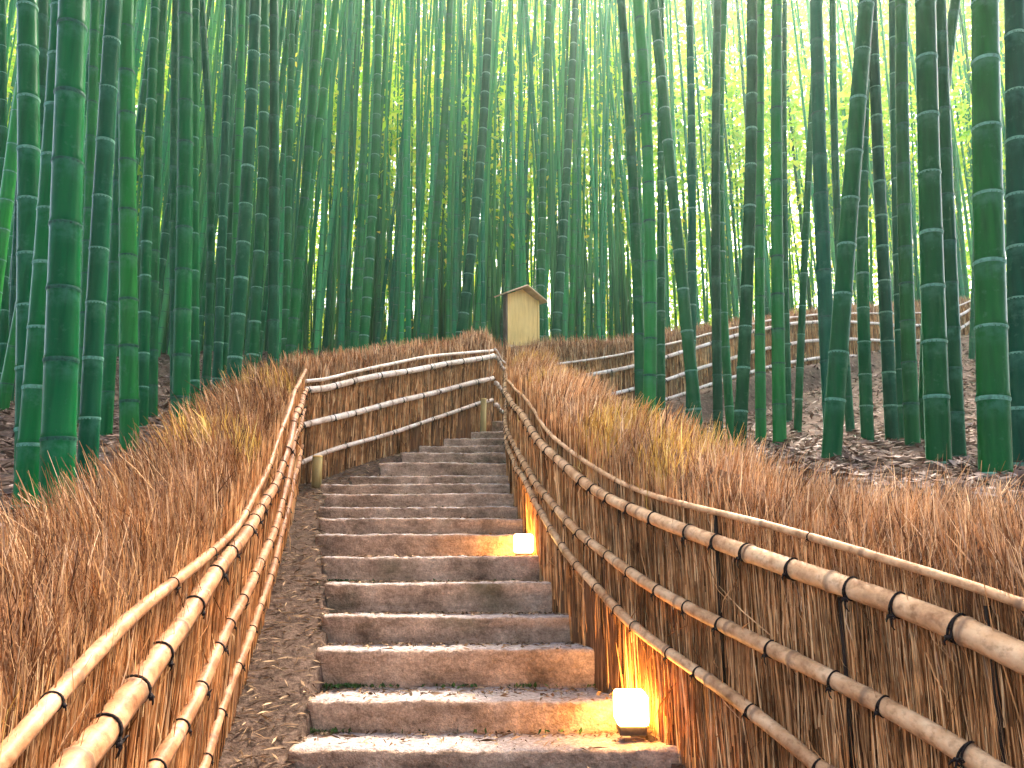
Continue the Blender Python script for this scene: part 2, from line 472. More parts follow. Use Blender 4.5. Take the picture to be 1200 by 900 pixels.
# ------------------------------------------------------------------ stairway
st = thing('stairway', 'weathered stone stairway climbing between the brush fences', 'stairs', (0.2, 2.9, STEP_Z[0] - .3))
for k in range(18):
    y0 = STEP_Y[k]; y1 = STEP_Y[k + 1] + .06 if k < 17 else 9.7
    z = STEP_Z[k]; x0, x1 = STEP_X0[k], STEP_X1[k] + .03
    x0b = STEP_X0[min(k + 1, 17)] - .02 if k < 17 else x0
    nxs, nys = 44, 8
    r = np.random.default_rng(300 + k)
    ph = r.uniform(0, 6.3, 6)
    # cross section running from the foot of the riser, over a worn nose, back along the tread
    prof = [(.012, -.33), (.010, -.15), (.004, -.09), (0, -.03), (.001, -.010), (.008, -.001), (.03, .003), (.10, -.002), (.18, -.012), (.30, -.026), (None, -.03)]
    V = []
    for i in range(nxs + 1):
        t = i / nxs
        wob = .007 * math.sin(t * 5 + ph[0]) + .003 * math.sin(t * 19 + ph[1]) + .002 * math.sin(t * 43 + ph[2])
        wz = .004 * math.sin(t * 5 + ph[3]) + .002 * math.sin(t * 23 + ph[4])
        chip = r.random() < .10
        for (dy, dz) in prof:
            yy = (y1 if dy is None else y0 + min(dy, y1 - y0 - .01)) + wob
            e = .003 * r.normal()
            xx = (x0 + (x1 - x0) * t) + r.normal() * .001
            if dy is None: xx = max(xx, x0b) if t == 0 else xx
            if chip and dz > -.05 and dy is not None and dy < .02: yy += .008; dz -= .006
            V.append((xx, yy + e * (dz > -.1), z + dz + wz + e))
    m_ = len(prof)
    a = np.arange(nxs)[:, None] * m_ + np.arange(m_ - 1)[None, :]
    a = a.ravel()
    Qs = np.stack([a, a + m_, a + m_ + 1, a + 1], -1)
    # ends
    V = np.array(V)
    Vb = V.copy(); nV = len(V)
    ends = []
    for e0 in (0, nxs * m_):
        ends.append(list(range(e0, e0 + m_)))
    extra = [(V[0][0], y1, z - .33), (V[-1][0], y1, z - .33)]
    V = np.vstack([V, extra])
    tris = []
    for q, e in enumerate(ends):
        c = nV + q
        for u in range(m_ - 1):
            tris.append((c, e[u], e[u + 1]) if q == 0 else (c, e[u + 1], e[u]))
    me = mesh_np('step', V, Qs, tris, False)
    o = link('step', me, M['stone'], st)

# ------------------------------------------------------------------ tie and rail builders
def tie_mesh():
    mb = MB()
    th = np.linspace(0, 2 * math.pi, 19)
    for dx, tw in ((-.12, .1), (.12, -.12)):
        mb.tube(np.stack([dx + tw * np.sin(th), 1.04 * np.cos(th), 1.04 * np.sin(th)], -1), .085, 6)
    # knot and loose ends on the path side
    mb.tube([(-.2, 1.0, -.35), (-.05, 1.22, -.42), (.12, 1.22, -.5), (.22, 1.02, -.55)], .16, 6)
    mb.tube([(0, 1.15, -.45), (-.15, 1.32, -.8), (-.12, 1.3, -1.25), (-.28, 1.22, -1.6)], [.1, .09, .08, .05], 5)
    mb.tube([(.05, 1.15, -.45), (.25, 1.35, -.75), (.32, 1.3, -1.05)], [.1, .09, .05], 5)
    mb.tube([(0, 1.15, -.4), (-.35, 1.4, -.1), (-.62, 1.38, -.25), (-.42, 1.3, -.5), (-.05, 1.18, -.48)], .07, 5)
    return mb.mesh('tie', True)
def tie_plain():
    mb = MB()
    th = np.linspace(0, 2 * math.pi, 19)
    for dx, tw in ((-.1, .14), (.12, -.1)):
        mb.tube(np.stack([dx + tw * np.sin(th), 1.04 * np.cos(th), 1.04 * np.sin(th)], -1), .09, 6)
    mb.tube([(-.15, 1.02, -.45), (0, 1.2, -.55), (.15, 1.02, -.6)], .17, 6)
    mb.tube([(0, 1.15, -.55), (.1, 1.25, -.85), (.02, 1.2, -1.1)], [.1, .08, .05], 5)
    return mb.mesh('tie', True)
TIES = [tie_mesh(), tie_plain()]
for t_ in TIES: t_.materials.append(M['cord'])

class Plan:
    def __init__(s, pts, side):
        # resample evenly; side=+1: the path lies to the right of the direction of travel
        d = np.r_[0, np.cumsum(np.hypot(*np.diff(pts, axis=0).T))]
        n = int(d[-1] / .05) + 2
        s.s = np.linspace(0, d[-1], n)
        s.xy = np.stack([np.interp(s.s, d, pts[:, 0]), np.interp(s.s, d, pts[:, 1])], -1)
        T = np.gradient(s.xy, axis=0); T /= np.linalg.norm(T, axis=1)[:, None]
        s.T = T; s.n = np.stack([T[:, 1], -T[:, 0]], -1) * side     # towards the path
        s.L = d[-1]
        s.gz = path_z(s.xy[:, 0], s.xy[:, 1])
    def at(s, q, off=0.0):
        x = np.interp(q, s.s, s.xy[:, 0]) + off * np.interp(q, s.s, s.n[:, 0])
        y = np.interp(q, s.s, s.xy[:, 1]) + off * np.interp(q, s.s, s.n[:, 1])
        return x, y
    def g(s, q): return np.interp(q, s.s, s.gz)
    def hit(s, px, py, off=0.0, smin=-1):
        """where the sight line to a surveyed point meets the fence face"""
        m = mx(px, py)
        X, Y = s.at(s.s, off)
        f = X - m * Y
        for i in range(len(f) - 1):
            if s.s[i] < smin or Y[i] < .3: continue
            if f[i] * f[i + 1] <= 0:
                t = f[i] / (f[i] - f[i + 1] + 1e-12)
                q = s.s[i] + t * (s.s[i + 1] - s.s[i]); y = Y[i] + t * (Y[i + 1] - Y[i])
                return q, tz(py) * y + EYE
        return None

def build_rail(fence, plan, pix, r0, r1, off, mat, node=.3, tie=.2, tie_r=None, s_range=None, ties_from=None, seed=0, ext=None):
    r = np.random.default_rng(500 + seed)
    hs = []
    for p in pix:
        h = plan.hit(p[0], p[1], off)
        if h: hs.append(h)
    hs.sort()
    q = np.array([h[0] for h in hs]); hz = np.array([h[1] for h in hs]) - plan.g(q)
    s0, s1 = s_range if s_range else (0, plan.L)
    S = np.arange(s0, s1, .035)
    za = hz + plan.g(q)
    co = np.polyfit(q, za, max(1, min(4, len(q) - 2)))
    zf = np.polyval(co, np.clip(S, q[0], q[-1]))
    e0 = np.clip(q[0] - S, 0, None); e1 = np.clip(S - q[-1], 0, None)
    zf = zf + np.where(e0 > 0, plan.g(S) - plan.g(q[0]), 0) + np.where(e1 > 0, plan.g(S) - plan.g(q[-1]), 0)
    X, Y = plan.at(S, off + .004 * np.sin(S * 3.1 + seed) + .003 * np.sin(S * 7.7 + seed))
    Z = zf + .004 * np.sin(S * 5.3 + seed * 2)
    # node bulges
    nodes = []; a = s0 + r.uniform(0, node)
    while a < s1:
        nodes.append(a); a += node * r.uniform(.75, 1.2)
    pts, rad, jt = [], [], []
    allS = np.sort(np.concatenate([S] + [[n - .012, n - .004, n, n + .004, n + .012] for n in nodes]))
    allS = allS[(allS >= s0) & (allS <= s1)]
    path = np.stack([np.interp(allS, S, X), np.interp(allS, S, Y), np.interp(allS, S, Z)], -1)
    dn = np.min(np.abs(allS[:, None] - np.array(nodes)[None, :]), axis=1)
    yy = path[:, 1]
    rad = np.interp(yy, [1.0, 3.2], [r0, r1])
    rad = rad * (1 + .13 * np.exp(-(dn / .008) ** 2)) * (1 + .03 * np.sin(allS * 9 + seed))
    V, Qd, T_ = tube_arrays(path, rad, 12)
    me = mesh_np('rail', V, Qd, T_, True)
    at = me.attributes.new('joint', 'FLOAT', 'POINT')
    jv = np.repeat(np.where(dn < .0045, .62, 0.0), 12)
    at.data.foreach_set('value', np.r_[jv, 0, 0].astype(np.float32))
    rail = link('rail', me, mat, fence)
    if tie:
        a = s0 + r.uniform(.05, tie)
        while a < s1:
            p = np.array([np.interp(a, allS, path[:, c]) for c in range(3)])
            p2 = np.array([np.interp(min(a + .03, s1), allS, path[:, c]) for c in range(3)])
            p1 = np.array([np.interp(max(a - .03, s0), allS, path[:, c]) for c in range(3)])
            rr = np.interp(a, allS, rad)
            if p[1] > .6:
                t = Vector(p2 - p1).normalized()
                nn = Vector((np.interp(a, plan.s, plan.n[:, 0]), np.interp(a, plan.s, plan.n[:, 1]), 0))
                nn = (nn - t * nn.dot(t)).normalized()
                zz = t.cross(nn)
                if zz.z < 0: t = -t; zz = -zz
                Mx = Matrix((t, nn, zz)).transposed().to_4x4()
                Mx = Matrix.Translation(Vector(p)) @ Mx @ Matrix.Rotation(r.uniform(-.5, .35), 4, 'X') @ Matrix.Scale(rr * 1.02, 4)
                to = bpy.data.objects.new('tie', TIES[int(r.random() < .5)])
                COL.objects.link(to); to.parent = rail
                to.matrix_parent_inverse = Matrix.Identity(4); to.matrix_basis = Mx
            a += tie * r.uniform(.7, 1.3)
    return rail

def build_fence(name, label, plan, H, Tk, dens_front, dens_top, top_mat, wild=1.0, front_h=.98, gold=0, loc=None, end_caps=True):
    x, y = plan.at(plan.L * .5, -.2)
    f = thing(name, label, 'fence', (float(x), float(y), float(plan.g(plan.L * .5))))
    # solid brush body
    S = np.linspace(0, plan.L, max(8, int(plan.L / .09)))
    face_h, front_h = front_h, min(front_h, .95)
    g0 = plan.g(S)
    prof = [(.015, -.30), (.012, .3), (.0, .62), (-.004, front_h * .86), (-.03, front_h * .95), (-.09, .98), (-.16, 1.05), (-.26, 1.04), (-1, .96), (-1, .5), (-1, -.30)]
    Hs = H(plan, S)
    V = []
    for (o, h) in prof:
        oo = -Tk if o == -1 else o
        oo = max(oo, -Tk)
        j = rng.normal(size=len(S)) * (.008 if h < front_h * .9 else .02)
        hh = np.where(h > front_h * .9, h * (Hs - .13) / 1.0, h)
        hh = np.minimum(hh, Hs - .08)
        X, Y = plan.at(S, oo + j)
        V.append(np.stack([X, Y, g0 + hh + (rng.normal(size=len(S)) * .015 if h > .9 else 0)], -1))
    m_ = len(prof)
    V = np.stack(V, 1).reshape(-1, 3)
    a = (np.arange(len(S) - 1)[:, None] * m_ + np.arange(m_ - 1)[None, :]).ravel()
    Qs = np.stack([a, a + 1, a + m_ + 1, a + m_], -1)
    caps = []
    for e0 in (0, (len(S) - 1) * m_):
        for u in range(1, m_ - 1): caps.append((e0, e0 + u, e0 + u + 1))
    link('brush_panel', mesh_np('brush_panel', V, Qs, caps, False), M['core'], f)
    # upright straws of the face
    def sample(dens):
        S_ = np.linspace(0, plan.L, 400)
        _, Ys = plan.at(S_)
        w = dens * np.clip(2.6 / np.maximum(Ys, 1.2), .25, 1.3)
        w = np.where(Ys < .3, w * .25, w)
        n = int(np.trapz(w, S_))
        c = np.cumsum(w); c /= c[-1]
        q = np.interp(rng.random(n), c, S_)
        _, yq = plan.at(q)
        return q, np.clip(yq / 2.6, .8, 2.2)
    q, k = sample(dens_front); n = len(q)
    h0 = rng.uniform(-.12, .75, n); ln = rng.uniform(.22, .55, n)
    h0 = np.where(rng.random(n) < .18, rng.uniform(.6, .85, n), h0)
    h1 = np.minimum(h0 + ln, face_h + rng.uniform(-.07, .09, n))
    clump = .5 + .5 * np.sin(q * 41) * np.sin(q * 17.3 + 1)
    off = rng.uniform(.0, .016, n) + .006 * clump
    bx, by = plan.at(q, off)
    lean = rng.normal(size=n) * .013
    tx, ty = plan.at(np.clip(q + lean, 0, plan.L), off + rng.normal(size=n) * .010)
    gq = plan.g(q)
    base = np.stack([bx, by, gq + h0], -1); tip = np.stack([tx, ty, gq + h1], -1)
    wd = rng.uniform(.0028, .0068, n) * k
    Vb, Qb = blades(base, tip, wd, rng.normal(size=(n, 3)) * .005)
    # stray bent stalks standing off the face
    n2 = int(n * .012); idx = rng.integers(0, n, n2)
    b2 = base[idx]; hh = rng.uniform(.15, .9, n2); b2[:, 2] = gq[idx] + hh
    nrm = np.stack([np.interp(q[idx], plan.s, plan.n[:, 0]), np.interp(q[idx], plan.s, plan.n[:, 1]), np.zeros(n2)], -1)
    tn = np.stack([np.interp(q[idx], plan.s, plan.T[:, 0]), np.interp(q[idx], plan.s, plan.T[:, 1]), np.zeros(n2)], -1)
    t2 = b2 + nrm * rng.uniform(.0, .05, n2)[:, None] + tn * (rng.normal(size=n2) * .08)[:, None] + np.array([0, 0, 1.0]) * (rng.choice([-1, 1], n2, p=[.6, .4]) * rng.uniform(.05, .2, n2))[:, None]
    V2, Q2 = blades(b2, t2, rng.uniform(.003, .006, n2) * k[idx], nrm * .015)
    mb = MB(); mb.add(Vb, Qb); mb.add(V2, Q2)
    o = link('straw_face', mb.mesh('straw_face'), M['straw_wall'], f); tag(o, kind='stuff')
    # loose brush along the top
    q, k = sample(dens_top); n = len(q)
    Hq = H(plan, q)
    u = rng.random(n); u = np.where(rng.random(n) < .3, u * .2, u)
    off = -.004 - u * (Tk + .02)
    arch = np.sqrt(np.clip(1 - ((u - .55) / .75) ** 2, 0, 1))
    h1 = Hq * (.88 + .13 * arch) + rng.normal(size=n) * .035 * wild - .10 * rng.random(n) ** 2
    h1 = np.where(u < .25, Hq * (.80 + .7 * u) + rng.normal(size=n) * .06, h1)
    ln = rng.uniform(.14, .42, n) * (.7 + .3 * wild)
    h0 = np.maximum(h1 - ln, Hq * .58)
    bx, by = plan.at(q, off)
    patch = .018 * np.sin(q * 5.1) + .015 * np.sin(q * 11.7 + 2)
    tx, ty = plan.at(q + (np.clip(rng.standard_t(3, size=n), -4, 4) * .034 + patch) * wild, off - u * .10 * wild + rng.normal(size=n) * .022 * wild)
    gq = plan.g(q)
    base = np.stack([bx, by, gq + h0], -1); tip = np.stack([tx, ty, gq + h1], -1)
    Vb, Qb = blades(base, tip, rng.uniform(.0022, .0052, n) * k * np.where(rng.random(n) < .07, 1.9, 1), rng.normal(size=(n, 3)) * .014 * wild)
    # split off golden tufts
    if gold:
        tuft = (np.sin(q * 2.9 + 1.0) + .6 * np.sin(q * 6.7)) > (1.2 - gold)
        tuft &= rng.random(n) < .7
    else:
        tuft = np.zeros(n, bool)
    def sub(mask):
        idx = np.nonzero(mask)[0]
        Vs = Vb.reshape(-1, 6, 3)[idx].reshape(-1, 3)
        b = np.arange(len(idx))[:, None] * 6
        return Vs, np.concatenate([b + np.array([[0, 1, 3, 2]]), b + np.array([[2, 3, 5, 4]])], 0)
    o = link('brush_top', mesh_np('brush_top', *sub(~tuft)), top_mat, f); tag(o, kind='stuff')
    if tuft.sum() > 10:
        o = link('golden_tuft', mesh_np('golden_tuft', *sub(tuft)), M['straw_gold'], f); tag(o, kind='stuff')
    return f

def stake(f, plan, px, py0, py1, off=.02, r=.007, mat=None):
    h = plan.hit(px, .5 * (py0 + py1), off)
    if not h: return
    x, y = plan.at(h[0], off)
    z0, z1 = tz(py0) * y + EYE, tz(py1) * y + EYE
    link('stake', MB().tube([(x, y, z0), (x + .002, y, .5 * (z0 + z1)), (x, y, z1)], r, 8).mesh('stake', True), mat or M['pole'], f)

pR, pL, pU, pF = Plan(PLAN_R, -1), Plan(PLAN_L, 1), Plan(PLAN_U, 1), Plan(PLAN_F, 1)
def H_R(p, q): return np.interp(p.at(q)[1], [0, 2, 3.5, 5, 6.5, 9], [1.27, 1.27, 1.22, 1.16, 1.1, 1.08]) + .02 * np.sin(q * 3.3) + .012 * np.sin(q * 9)
def H_L(p, q): return np.interp(p.at(q)[1], [0, 1.5, 3, 5, 6.6], [1.2, 1.2, 1.17, 1.08, 1.12]) + .02 * np.sin(q * 3.7 + 1) + .012 * np.sin(q * 8)
def H_U(p, q): return 1.23 + .02 * np.sin(q * 4 + 1) + 0 * q
def H_F(p, q): return np.interp(q, [0, 1.2, 3, 6, 14], [1.16, 1.30, 1.3, 1.2, 1.15]) + .015 * np.sin(q * 4)

fR = build_fence('brush_fence', 'long tan brush fence with dark-tied rails right of the stairs, lit by two lanterns', pR, H_R, .36, 2600, 5600, M['straw_top'], 1.15, 1.06, gold=.7)
fL = build_fence('brush_fence', 'shaggy reddish brush fence left of the lowest steps, its rails running into the corner', pL, H_L, .36, 2200, 5600, M['straw_red'], 1.45, 1.0, gold=.3)
fU = build_fence('brush_fence', 'brush fence facing down the stairs with cream bamboo rails, left of the top steps', pU, H_U, .34, 3600, 6500, M['straw_top'], .7, .86)
fF = build_fence('brush_fence', 'distant brush fence with pale rails climbing behind the right bamboos, below the notice board', pF, H_F, .34, 2600, 5600, M['straw_top'], .7, .88)

# rails, lowest first; survey points along each
build_rail(fR, pR, [(960, 900), (860, 820), (760, 745), (700, 690), (655, 635), (620, 572), (606, 550)], .03, .022, .035, M['pole'], .26, .21, seed=1, s_range=(.3, pR.L - .3))
build_rail(fR, pR, [(1165, 895), (1090, 870), (985, 805), (910, 765), (860, 735), (780, 690), (720, 660), (680, 630), (640, 580), (610, 535)], .033, .023, .036, M['pole'], .3, .19, seed=2, s_range=(.3, pR.L - .3))
build_rail(fR, pR, [(1200, 772), (1075, 722), (975, 682), (905, 656), (815, 626), (755, 601), (690, 571), (660, 546), (630, 512), (608, 482)], .042, .026, .04, M['pole'], .33, .19, seed=3, s_range=(.3, pR.L - .3))
build_rail(fR, pR, [(1200, 705), (1090, 675), (980, 640), (850, 601), (770, 577), (690, 549), (660, 521), (630, 487), (608, 460)], .015, .012, .025, M['pole'], .36, .9, seed=4, s_range=(.3, pR.L - .3))
build_rail(fL, pL, [(240, 892), (275, 790), (305, 710), (328, 630), (338, 595), (345, 557)], .024, .021, .03, M['pole_dark'], .24, .25, seed=5)
build_rail(fL, pL, [(185, 900), (215, 840), (265, 745), (300, 665), (325, 610), (344, 515)], .030, .024, .034, M['pole_dark'], .27, .24, seed=6)
build_rail(fL, pL, [(80, 900), (145, 830), (195, 755), (240, 690), (290, 620), (312, 585), (344, 492)], .038, .027, .04, M['pole_dark'], .3, .24, seed=7)
build_rail(fL, pL, [(0, 890), (60, 820), (140, 737), (220, 672), (287, 600), (325, 520), (345, 458)], .020, .015, .03, M['pole_dark'], .33, .6, seed=8)
build_rail(fU, pU, [(352, 542), (370, 536), (400, 524), (500, 494), (560, 473), (574, 470)], .02, .022, .03, M['pole_pale'], .22, .31, seed=9)
build_rail(fU, pU, [(350, 500), (450, 475), (500, 462), (574, 444)], .03, .029, .035, M['pole_pale'], .24, .28, seed=10)
build_rail(fU, pU, [(350, 466), (450, 440), (500, 430), (574, 418)], .03, .031, .035, M['pole_pale'], .24, .3, seed=11)
build_rail(fU, pU, [(350, 454), (400, 440), (500, 419), (540, 413), (574, 412)], .014, .016, .025, M['pole_pale'], .4, 0, seed=12)
F1 = [(577, 470), (592, 477), (640, 508), (705, 487), (740, 472), (803, 456), (897, 438), (1003, 415), (1140, 392)]
F2 = [(577, 445), (592, 455), (640, 480), (683, 470), (742, 449), (803, 433), (897, 415), (1003, 396), (1140, 375)]
F3 = [(577, 417), (592, 427), (640, 454), (670, 442), (742, 421), (803, 409), (897, 390), (1003, 376), (1140, 360)]
F4 = [(577, 413), (592, 421), (640, 436), (690, 422), (742, 406), (803, 397), (897, 380), (1003, 366), (1140, 351)]
for i, (pp, rr) in enumerate(((F1, .026), (F2, .028), (F3, .028), (F4, .015))):
    build_rail(fF, pF, pp, rr, rr, .035, M['pole_pale'], .3, .45 if i < 3 else 0, seed=20 + i)
stake(fU, pU, 502, 515, 410); stake(fU, pU, 430, 520, 432, .01, .006, M['gap']); stake(fU, pU, 529, 488, 412, .01, .006, M['gap'])
stake(fU, pU, 573, 470, 400, .05, .008)
for px, a, b_ in ((992, 900, 700), (843, 800, 600), (728, 790, 565), (1178, 1100, 710)):
    stake(fR, pR, px, a, b_, .018, .008, M['gap'])

# ------------------------------------------------------------------ short wooden posts by the stairs
def stump(px, py0, py1, Y, w, label):
    p0, p1 = P(px, py0, Y), P(px, py1, Y)
    z0 = min(p0.z, gz(p0.x, Y)) - .1
    t = thing('wooden_post', label, 'post', (p0.x, Y, z0))
    me = MB().tube([(p0.x, Y, z0), (p0.x, Y, p1.z - .012)], w, 14).mesh('shaft', True)
    link('shaft', me, M['post'], t)
    me = MB().tube([(p0.x, Y, p1.z - .012), (p0.x, Y, p1.z - .004), (p0.x, Y, p1.z)], [w * 1.02, w * 1.0, w * .9], 14).mesh('top_cut', False)
    link('top_cut', me, M['board'], t)
stump(370.5, 572, 534, 6.62, .045, 'short yellowish wooden post at the lower end of the cream-railed fence')
stump(566.5, 494, 467, 8.72, .036, 'short yellowish wooden post at the top of the stairs')

# ------------------------------------------------------------------ lanterns
def lantern(px, py, Y, w, label):
    X = mx(px, py) * Y; zb = tz(py) * Y + EYE
    t = thing('lantern', label, 'lantern', (X, Y, zb), 'glowing lanterns on the steps')
    h = w * .5
    mb = MB(); mb.box((X - h * .86, Y - h * .86, zb), (X + h * .86, Y + h * .86, zb + .035))
    o = link('base', mb.mesh('base'), M['lamp_base'], t); bevel(o, .004)
    mb = MB(); mb.box((X - h, Y - h, zb + .037), (X + h, Y + h, zb + .037 + w * .93))
    o = link('lamp_shade', mb.mesh('lamp_shade'), M['glow'], t); bevel(o, .014, 3)
lantern(740, 858, 3.17, .128, 'larger glowing white box lantern beside the second lowest step')
lantern(613.5, 654, 4.93, .126, 'smaller glowing white box lantern halfway up the stairs')

# ------------------------------------------------------------------ notice board
def notice_board():
    Y = 11.3; c = P(611, 345, Y)
    zg = gz(c.x, Y)
    t = thing('notice_board', 'pale wooden notice board with a small gabled roof above the fence', 'notice board', (c.x, Y, zg))
    R = Matrix.Translation((c.x, Y, 0)) @ Matrix.Rotation(math.radians(38), 4, 'Z')
    def put(name, mb, mat, bv=.004, parent=t):
        V = np.vstack(mb.v); V = np.array([R @ Vector(v) for v in V]); mb.v = [V]
        o = link(name, mb.mesh(name), mat, parent); bevel(o, bv); return o
    ze = tz(349) * Y + EYE; zp = tz(337.5) * Y + EYE; zb = tz(402) * Y + EYE - .15
    w = .305
    V = [(-w, -.03, zb), (w, -.03, zb), (w, -.03, ze), (0, -.03, zp - .03), (-w, -.03, ze)]
    V += [(x, .03, z) for x, _, z in V]
    mb = MB(); mb.add(V, [(0, 1, 2, 4), (5, 9, 7, 6), (0, 5, 6, 1), (1, 6, 7, 2), (4, 9, 5, 0)], [(2, 3, 4), (7, 9, 8), (2, 7, 8), (2, 8, 3), (3, 8, 9), (3, 9, 4)])
    put('panel', mb, M['board'])
    for s in (-1, 1):
        x = s * (w + .022)
        put('post', MB().box((x - .02, -.04, zg - .3), (x + .02, .04, ze + .01)), M['board'] if s > 0 else M['darkwood'])
        a = np.array([0, 0, zp]); b = np.array([s * (w + .115), 0, ze - .035])
        d = b - a; nrm = np.array([-d[2] * s, 0, d[0] * s]); nrm = nrm / np.linalg.norm(nrm) * .018
        V = []
        for yy in (-.17, .17):
            for pnt in (a, b, b + nrm, a + nrm): V.append((pnt[0], yy, pnt[2]))
        mb = MB(); mb.add(V, [(0, 1, 2, 3), (4, 7, 6, 5), (0, 4, 5, 1), (1, 5, 6, 2), (2, 6, 7, 3), (3, 7, 4, 0)])
        put('roof', mb, M['roofwood'], .003)
    put('crossbar', MB().box((-w, -.045, zb + .02), (w, -.031, zb + .08)), M['roofwood'])
notice_board()

# ------------------------------------------------------------------ bamboo
POWDER = [None]
def powder(me):
    a = me.attributes.new('powder', 'FLOAT', 'POINT'); a.data.foreach_set('value', POWDER[0])

def culm_arrays(path_f, L, r0, spacing, sides, r, ring=True, start=.12):
    zs = [0.0]; rr = [1.0]; mat = []
    z = start; nodes = []
    sp = spacing
    while z < L - .1:
        nodes.append(z)
        z += sp * r.uniform(.88, 1.12) * (1 + .02 * z)
    lv = [(0, 1.08, 0), (.05, 1.02, 0)]
    for n in nodes:
        lv += [(n - .11, 1.0, 0), (n - .03, 1.0, 0), (n - .011, 1.015, 1), (n - .003, 1.05, 1), (n + .002, .985, 0), (n + .009, 1.045, 0), (n + .028, 1.0, 0)]
    lv.append((L, .95, 0))
    lv.sort()
    S = np.array([a[0] for a in lv])
    R = np.array([a[1] for a in lv]) * r0 * np.clip(1 - .045 * S, .2, 1)
    path = np.array([path_f(s) for s in S])
    V, Q, T = tube_arrays(path, R, sides)
    flags = np.array([1 if (lv[i][2] and lv[i + 1][2]) or (lv[i + 1][2] and not lv[i][2] and False) else 0 for i in range(len(lv) - 1)])
    nd = np.array(nodes)
    dd = nd[None, :] - S[:, None]; dd = np.where(dd < -.004, 9, dd).min(1)
    POWDER[0] = np.r_[np.repeat(np.clip(1 - dd / .11, 0, 1), sides), 0, 0].astype(np.float32)
    return V, Q, T, np.repeat(flags, sides), nodes, R, S

RING = None
def ring_mesh():
    mb = MB()
    prof = [(-.024, 1.004), (-.012, 1.022), (-.004, 1.062), (.001, 1.028), (.007, 1.058), (.013, 1.012)]
    th = np.linspace(0, 2 * math.pi, 20, endpoint=False)
    V = np.concatenate([np.stack([np.cos(th) * r_, np.sin(th) * r_, np.full(20, z)], -1) for z, r_ in prof])
    i = np.arange(len(prof) - 1)[:, None] * 20; j = np.arange(20)[None, :]; j2 = (j + 1) % 20
    mb.add(V, np.stack([i + j, i + j2, i + 20 + j2, i + 20 + j], -1).reshape(-1, 4))
    return mb.mesh('node_ring', True)
RINGS = {}
for nm in ('bloom', 'joint_dark'):
    me = ring_mesh(); me.materials.append(M[nm]); RINGS[nm] = me

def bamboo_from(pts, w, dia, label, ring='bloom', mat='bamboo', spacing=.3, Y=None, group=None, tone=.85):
    """pts: surveyed points from foot to top, w: apparent width, dia: real diameter -> distance"""
    r = np.random.default_rng(abs(hash((pts[0], w))) % 99991)
    if Y is None: Y = dia * F / w * .985
    P3 = [np.array(P(x, y, Y)) for x, y in pts]
    if len(P3) == 2: P3 = [P3[0], (P3[0] + P3[1]) / 2, P3[1]]
    a, b, c = P3
    za, zb, zc = a[2], b[2], c[2]
    co = np.polyfit([za, zb, zc], [a[0], b[0], c[0]], 2)
    dco = np.polyder(co)
    ly = r.uniform(-.015, .03)
    def xz(z):
        if z > zc: return np.polyval(co, zc) + np.polyval(dco, zc) * (z - zc)
        if z < za: return np.polyval(co, za) + np.polyval(dco, za) * (z - za)
        return np.polyval(co, z)
    x0 = xz(za)
    for _ in range(4): zg = gz(x0, Y); x0 = xz(zg)
    z0 = zg - .12
    L = max(10.0, zc - z0 + 3.0)
    pf = lambda s: (xz(z0 + s), Y + ly * (z0 + s - za), z0 + s)
    V, Q, T, fl, nodes, R, S = culm_arrays(pf, L, dia / 2, spacing, 18, r)
    t = thing('bamboo', label, 'bamboo', (float(x0), Y, float(zg)), group or 'large bamboos beside the path')
    me = mesh_np('culm', V, Q, T, True); powder(me)
    cu = link('culm', me, M[mat], t); cu.color = (tone, tone, tone, 1)  # shade painted into the culm colour, strongest on the right bank
    for n in nodes:
        p = pf(n); px, py = project(*p)
        if -30 < py < 640:
            p2 = pf(n + .1)
            d = Vector(p2) - Vector(p)
            q = d.to_track_quat('Z', 'Y').to_matrix().to_4x4()
            ro = bpy.data.objects.new('node_ring', RINGS[ring]); COL.objects.link(ro)
            ro.parent = t; ro.matrix_parent_inverse = Matrix.Translation(-t.location)
            rad = float(np.interp(n + .03, S, R))
            ro.matrix_basis = Matrix.Translation(p) @ q @ Matrix.Diagonal((rad * 1.022, rad * 1.022, min(.7, .2 + 4.8 * rad) * r.uniform(.7, 1.15), 1))
    taken.append((float(x0), Y))
taken = []
B = bamboo_from
# left bank, foot first
B([(66, 600), (75, 300), (84, 0)], 36.5, .135, 'thickest bamboo of the left bank with dark joints', 'joint_dark', spacing=.31)
B([(29, 600), (48, 300), (62, 0)], 26.5, .105, 'bamboo with bright white rings crossing just left of the thickest one', 'bloom', spacing=.29)
B([(32, 592), (29, 300), (22, 0)], 27, .115, 'white-ringed bamboo nearest the left edge, leaning slightly left', 'bloom', spacing=.29)
B([(42, 560), (47, 0)], 16, .10, 'shaded bamboo half hidden between the white-ringed pair of the left bank', 'joint_dark')
B([(94, 570), (100, 300), (106, 0)], 12.5, .085, 'narrow dark bamboo just behind the right side of the thickest left one', 'joint_dark')
B([(100, 600), (117, 300), (137, 0)], 22, .10, 'pale-ringed bamboo leaning right, second stout one from the thickest left culm', 'bloom', spacing=.3)
B([(120, 575), (135, 300), (148, 0)], 14, .085, 'thin teal bamboo leaning right beside the pale-ringed leaning culm', 'joint_dark')
B([(152, 560), (152, 300), (152, 0)], 21, .115, 'upright teal bamboo with dark joints and a wide foot on the left bank', 'joint_dark', spacing=.32)
B([(166, 520), (168, 300), (175, 0)], 13, .085, 'dark slim bamboo immediately right of the upright teal one', 'bloom')
B([(178, 500), (180, 300), (190, 0)], 12.5, .09, 'slim bamboo with a bleached edge left of the stout mid-bank culm', 'joint_dark')
B([(205, 490), (201, 300), (199, 0)], 10, .08, 'thin bamboo hidden along the left side of the stout mid-bank culm', 'joint_dark')
